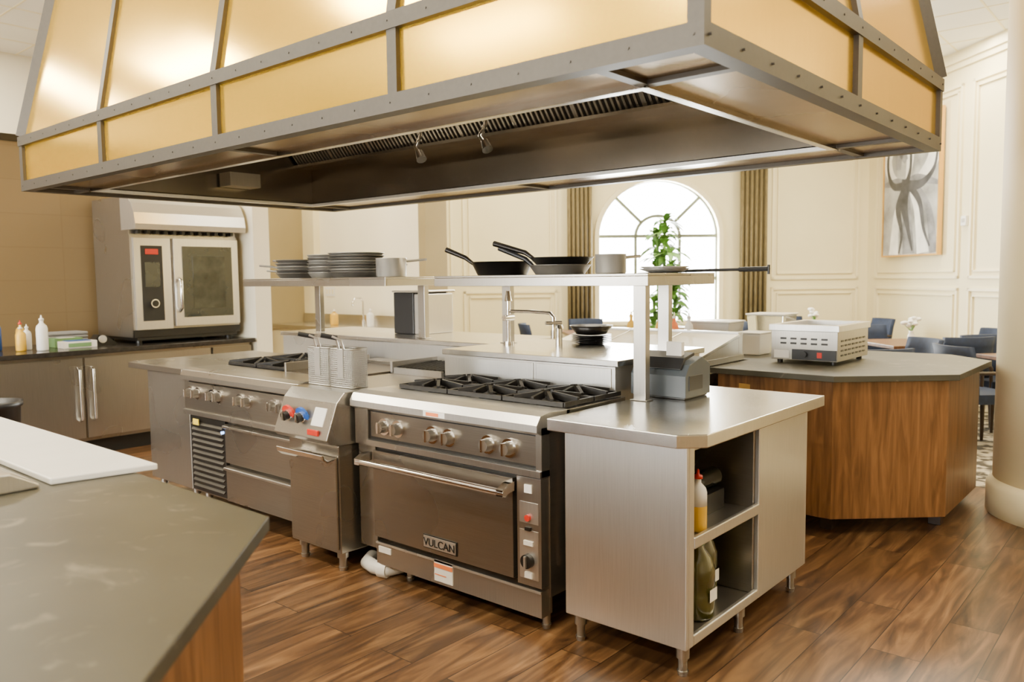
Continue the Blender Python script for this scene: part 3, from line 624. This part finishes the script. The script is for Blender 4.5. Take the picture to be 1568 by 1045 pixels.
for i in range(7):
    for j in range(4): b.box(x1-.001,x1+.003,y0+.06+i*.07,y0+.105+i*.07,z0_+.03+j*.03,z0_+.042+j*.03,BLACK)
for x in (x0+.04,x1-.04):
    for y in (y0+.05,y1-.05): b.cyl((x,y,.931),(x,y,.956),.018,BLACK)
b.done(.003)
# ------------------------------------------------------------------ foreground island
b=octa('stone_island_counter',[(-4.6,1.07),(-1.69,1.06),(-1.10,.47),(-1.08,-1.2),(-4.6,-1.2)],[(-4.55,1.01),(-1.73,1.0),(-1.16,.44),(-1.14,-1.14),(-4.55,-1.14)],[(-1.8,.9),(-1.25,.3),(-4.4,.9),(-4.4,-1),(-1.25,-1)])
b.done(.003)
b=B('cutting_board');b.ext([(-4.4,.84),(-2.44,.84),(-2.38,1.12),(-4.4,1.12)],'z',.931,.95,WHITE);b.done(.004)
b=B('stainless_insert_cover');b.ext([(.55,.931),(.81,.931),(.81,.945),(.74,.985),(.55,1.0)],'x',-4.2,-2.43,STEEL);b.done(.006)
# ------------------------------------------------------------------ left counter, oven
b=B('undercounter_refrigerator')
b.box(-8.18,-7.22,-1.0,4.38,.14,.885,STEELD)
for y0_,y1_ in ((.6,1.6),(1.62,2.78),(2.80,3.95)):
    b.box(-7.22,-7.195,y0_,y1_,.17,.86,STEELM)
for y in (2.74,2.85):
    b.tube([(-7.19,y,.32),(-7.15,y,.34),(-7.15,y,.76),(-7.19,y,.78)],.011,STEELH,8)
b.box(-7.22,-7.19,3.97,4.38,.17,.86,STEELD)
b.box(-8.18,-7.30,-1,4.38,0,.14,BLACK);b.done(.003)
b=B('stone_wall_countertop');b.box(-8.19,-7.14,-1.05,4.40,.89,.93,mat('dark_stone',(.03,.026,.022),.2,0,.3,30));b.done(.003)
b=B('combi_oven')
x0,x1,y0,y1=-8.12,-7.36,3.30,4.36
b.box(x0,x1,y0,y1,.99,1.93,STEELM)
b.box(x1,x1+.03,y0+.02,y0+.36,1.06,1.90,STEEL);b.box(x1+.03,x1+.035,y0+.08,y0+.28,1.14,1.83,PLASTIC)
b.box(x1+.035,x1+.038,y0+.11,y0+.25,1.45,1.68,DGLASS);b.cyl((x1+.035,y0+.18,1.30),(x1+.07,y0+.18,1.30),.04,CHROME);b.cyl((x1+.07,y0+.18,1.30),(x1+.075,y0+.18,1.30),.03,BLACK)
b.box(x1+.036,x1+.039,y0+.12,y0+.24,1.75,1.80,RED)
b.box(x1,x1+.05,y0+.38,y1-.02,1.08,1.90,STEEL);b.box(x1+.05,x1+.055,y0+.46,y1-.09,1.16,1.83,DGLASS)
b.box(x1+.055,x1+.058,y0+.56,y1-.17,1.24,1.74,mat('oven_window',(.035,.038,.027),.08,0,.6,8))
b.tube([(x1+.05,y0+.42,1.22),(x1+.10,y0+.42,1.26),(x1+.10,y0+.42,1.5),(x1+.05,y0+.42,1.53)],.016,CHROME,10)
b.box(x1-.02,x1+.01,y0,y1,.99,1.06,BLACK);b.box(x0+.02,x1,y0+.03,y1-.03,.96,.99,BLACK)
for q in ((x0+.08,y0+.08),(x1-.08,y0+.08),(x0+.08,y1-.08),(x1-.08,y1-.08)): b.cyl((q[0],q[1],.931),(q[0],q[1],.965),.03,BLACK)
b.box(x0,x1-.02,y0,y1,1.93,2.28,STEELM)
prof=[(-7.38,1.97),(-7.22,1.97),(-7.21,2.02),(-7.23,2.12),(-7.28,2.21),(-7.36,2.27),(-7.5,2.30),(-7.5,1.97)]
b.ext([(p[0],p[1]) for p in prof],'y',y0-.01,y1+.02,STEEL)
for i in range(12): b.box(-7.36,-7.30,y0+.05+i*.083,y0+.08+i*.083,1.935,1.97,BLACK)
b.done(.004)
bottle('spray_bottle',-7.55,2.20,.931,.05,.28,WHITE,RED);bottle('spray_bottle',-7.72,2.30,.931,.045,.30,BLUE,BLUE);bottle('sauce_bottle',-7.5,2.42,.931,.04,.22,YELLOW,WHITE);bottle('squeeze_bottle',-7.6,2.5,.931,.035,.22,WHITE,WHITE);bottle('squeeze_bottle',-7.75,2.5,.931,.035,.25,YELLOW,RED);bottle('spray_bottle',-7.4,2.55,.931,.045,.30,WHITE,WHITE)
GLOVE=mat('glove_box_green',(.16,.3,.12),.6)
b=B('glove_box');b.box(-7.75,-7.6,2.72,2.95,.931,1.01,GLOVE);b.box(-7.72,-7.63,2.77,2.90,1.01,1.013,WHITE);b.done(.002)
b=B('wrap_box');b.box(-7.55,-7.42,2.72,3.0,.931,.99,PAPER);b.box(-7.418,-7.414,2.76,2.95,.94,.975,GLOVE);b.box(-7.55,-7.42,2.76,2.95,.99,.995,BLUE);b.done(.002)
b=B('tape_dispenser');b.ext([(3.02,.931),(3.02,.99),(3.05,1.03),(3.12,1.02),(3.19,.96),(3.22,.931)],'x',-7.62,-7.50,BLACK);b.cyl((-7.63,3.08,.99),(-7.49,3.08,.99),.035,LGREY);b.done()
b=B('towel_stack');TOW=mat('towel_cloth',(.3,.3,.3),.9)
for i in range(4): b.box(-8.1,-7.85,2.75,3.1,.931+i*.03,.958+i*.03,TOW)
b.done(.01)
b=B('trash_can');b.lathe([(.17,0),(.2,.68),(.215,.69),(.215,.72),(.195,.72),(.19,.69),(1e-4,.69)],(-6.05,1.72,0),PLASTIC,24);b.done()
b=B('sink_counter');b.box(-9.28,-7.02,5.92,6.48,.1,.88,WALLC);b.box(-9.29,-7.01,5.88,6.49,.88,.93,STEELH);b.box(-9.28,-7.02,5.98,6.48,0,.1,BLACK)
b.box(-9.28,-7.02,6.47,6.49,.93,1.05,STEELH)
b.tube([(-7.9,6.38,.93),(-7.9,6.38,1.22),(-7.9,6.34,1.27),(-7.9,6.26,1.27),(-7.9,6.22,1.22),(-7.9,6.22,1.17)],.013,CHROME,10);b.cyl((-7.9,6.38,.93),(-7.9,6.38,.99),.025,CHROME)
b.done()
bottle('soap_bottle',-8.25,6.2,.931,.05,.20,YELLOW,WHITE);bottle('soap_bottle',-7.55,6.2,.931,.045,.22,WHITE,WHITE)
b=B('wall_switch_plate');b.box(-8.95,-8.75,6.592,6.598,1.28,1.40,WHITE)
for i in range(3): b.box(-8.925+i*.06,-8.895+i*.06,6.588,6.593,1.31,1.37,TRIM)
b.done()
# ------------------------------------------------------------------ dining
def chair_mesh():
    b=B('dining_chair')
    b.box(-.24,.24,-.24,.24,.40,.48,NAVY)
    vs=[];n=12
    for (z,rr) in ((.47,0),(.62,.01),(.78,.035),(.88,.06)):
        for i in range(n+1):
            t=-1+2*i/n;x=t*.25;y=.22+rr-.07*t*t*1.2;vs.append((x,y,z))
    fs=[];
    for j in range(3):
        for i in range(n): a=j*(n+1)+i;fs.append((a,a+1,a+n+2,a+n+1))
    off=len(vs);vs+=[(x,y+.05,z) for x,y,z in vs]
    f2=[tuple(off+i for i in f) for f in fs]
    ed=[]
    for i in range(n): ed.append((i,i+1,off+i+1,off+i));q=3*(n+1)+i;ed.append((q,q+1,off+q+1,off+q))
    for j in range(3):
        for e in (0,n): a=j*(n+1)+e;ed.append((a,a+n+1,off+a+n+1,off+a))
    b.add(vs,fs+f2+ed,NAVY,True)
    for s_ in (-1,1):
        b.tube([(s_*.22,.22,.45),(s_*.22,.25,0)],.018,DARKW,8,rs=[.022,.014]);b.tube([(s_*.21,-.21,.42),(s_*.22,-.22,0)],.018,DARKW,8,rs=[.022,.014])
        b.tube([(s_*.24,.2,.66),(s_*.255,0,.66),(s_*.25,-.2,.64),(s_*.24,-.22,.6),(s_*.23,-.21,.42)],.016,DARKW,8)
    return b
me=None
def chair(x,y,a):
    global me
    if me is None:
        o=chair_mesh().done(.01);me=o.data
    else:
        o=bpy.data.objects.new('dining_chair',me);COL.objects.link(o)
    o.location=(x,y,.001);o.rotation_euler=(0,0,a)
def table(x,y,m=WOODT,w=.9,flower=True,ks=(0,1,2,3)):
    b=B('dining_table')
    R45=Matrix.Rotation(math.radians(45),4,'Z');b.M=R45
    b.box(-w/2,w/2,-w/2,w/2,.72,.755,m);b.cyl((0,0,.72),(0,0,.03),.04,BLACK);b.lathe([(.28,0),(.28,.015),(.05,.04)],(0,0,0),BLACK,24);b.done(.004,loc=(x,y,.001))
    if flower:
        b=B('flower_vase');b.lathe([(.03,0),(.04,.02),(.035,.07),(.02,.1),(.028,.12),(1e-4,.11)],(x,y,.757),WHITE,18)
        for i in range(14):
            t=random.uniform(0,6.28);r_=random.uniform(.02,.09);z=.757+random.uniform(.17,.27)
            p=(x+r_*math.cos(t),y+r_*math.sin(t),z);b.tube([(x,y,.86),p],.003,GREEN,5);b.sph(p,.03,PETAL,.7,8)
        b.done()
    for k in ks:
        a=math.radians(45+90*k);d=w/2+.30
        chair(x+d*math.cos(a),y+d*math.sin(a),a-math.pi/2)
table(-2.35,9.35,WOODT);table(-3.95,10.9,WOODT);table(-.9,8.3,WOODT,flower=False);table(-6.15,8.95,WOODT,flower=False)
table(-2.6,7.6,wood('light_oak',(.3,.16,.06),(.42,.24,.1),scale=(2,14,2)),.8,False)
b=B('potted_dracaena');px,py=-4.62,8.05
b.lathe([(.13,0),(.17,.3),(.18,.32),(.16,.32),(.15,.28),(1e-4,.28)],(px,py,.001),TERRA,24)
def tuft(c,L,nn):
    for i in range(nn):
        a=random.uniform(0,6.28);el=random.uniform(.0,1.3);l=L*random.uniform(.7,1.1)
        d=Vector((math.cos(a)*math.cos(el),math.sin(a)*math.cos(el),math.sin(el)));s_=Vector((-math.sin(a),math.cos(a),0))
        P0=Vector(c);vs=[]
        for j in range(6):
            t=j/5;p=P0+d*l*t+Vector((0,0,-l*.6*t*t));w=.036*math.sin(math.pi*(.12+.86*t))
            vs+= [p-s_*w,p+s_*w]
        b.add(vs,[(2*j,2*j+1,2*j+3,2*j+2) for j in range(5)],GREEN,True)
for dx,dy,zt in ((0,0,2.1),(.08,-.05,1.75),(-.09,.05,1.95),(.06,.06,1.45),(-.06,-.05,1.2),(.03,-.02,1.0)):
    b.tube([(px+dx,py+dy,.27),(px+dx*1.5,py+dy*1.5,zt)],.018,GREEN,8)
    for k in range(4): tuft((px+dx*1.5,py+dy*1.5,zt-.13*k),.30,15)
b.done()
# ------------------------------------------------------------------ lights
def area(name,loc,rot,sx,sy,p,c):
    l=bpy.data.lights.new(name,'AREA');l.shape='RECTANGLE';l.size=sx;l.size_y=sy;l.energy=p;l.color=c
    o=bpy.data.objects.new(name,l);COL.objects.link(o);o.location=loc;o.rotation_euler=rot
W=(1,.90,.70)
for x,p in ((-7.4,120),(-4.4,115),(-1.4,80)): area('ceiling_area_light',(x,.5,CZ-.02),(0,0,0),1.2,.14,p,W)  # narrow lamps added where their reflections streak the sloped hood panels
for x in (-6.0,-3.0,.2): area('ceiling_area_light',(x,-2.8,CZ-.02),(0,0,0),1.6,.25,125,W)  # unseen lamps behind camera, added for reflections in the lower hood panels
area('ceiling_area_light',(-9.7,1.6,CZ-.02),(0,0,0),.6,3,260,W)  # lamp added behind the left partition to brighten the upper wall and ceiling
for x,y,p in ((1.3,3.5,110),(-7.6,5.6,110),(-4.2,6.1,65),(-1.2,7.6,110),(-4.0,8.6,120),(-6.6,8.0,130),(-2.6,10.6,130),(.9,6.4,110)): area('ceiling_area_light',(x,y,CZ-.02),(0,0,0),1.2,.6,p,W)  # bare area lamps; first and last added to brighten the round column
for i in (1,3,5): area('window_daylight',((xs[i]+xs[i+1])/2,-5.3,2.05),(math.radians(90),0,0),1.7,2.2,150,(.95,.97,1))  # area lights simulating daylight through the added windows behind camera
o_=MW@Vector((0,.5,1.9));area('window_daylight',o_,(math.radians(90),0,math.radians(45+180)),1.9,2.1,700,(.97,1,.97))
for x in (-4.8,-3.5,-2.2): area('hood_lamp',(x,3.0,2.88),(0,0,0),.5,.15,9,(1,.85,.6))
w=bpy.data.worlds.new('World');sc.world=w;w.use_nodes=True
bg=w.node_tree.nodes['Background'];bg.inputs[0].default_value=(1,1,.94,1);bg.inputs[1].default_value=25
# ------------------------------------------------------------------ camera
yaw,pitch,roll=math.radians(40.61),math.radians(4.53),math.radians(-.68)
F0=Vector((-math.sin(yaw),math.cos(yaw),0));R0=Vector((math.cos(yaw),math.sin(yaw),0));Z=Vector((0,0,1))
F=F0*math.cos(pitch)-Z*math.sin(pitch);UU=F0*math.sin(pitch)+Z*math.cos(pitch)
R=R0*math.cos(roll)+UU*math.sin(roll);U2=-R0*math.sin(roll)+UU*math.cos(roll)
cam=bpy.data.cameras.new('camera');co=bpy.data.objects.new('camera',cam);COL.objects.link(co)
M=Matrix((R,U2,-F)).transposed().to_4x4();M.translation=Vector((0,0,1.5));co.matrix_world=M
cam.lens=1230/1568*36;cam.sensor_width=36;cam.clip_end=200
cam.dof.use_dof=True;cam.dof.focus_distance=3.8;cam.dof.aperture_fstop=2.8
sc.camera=co
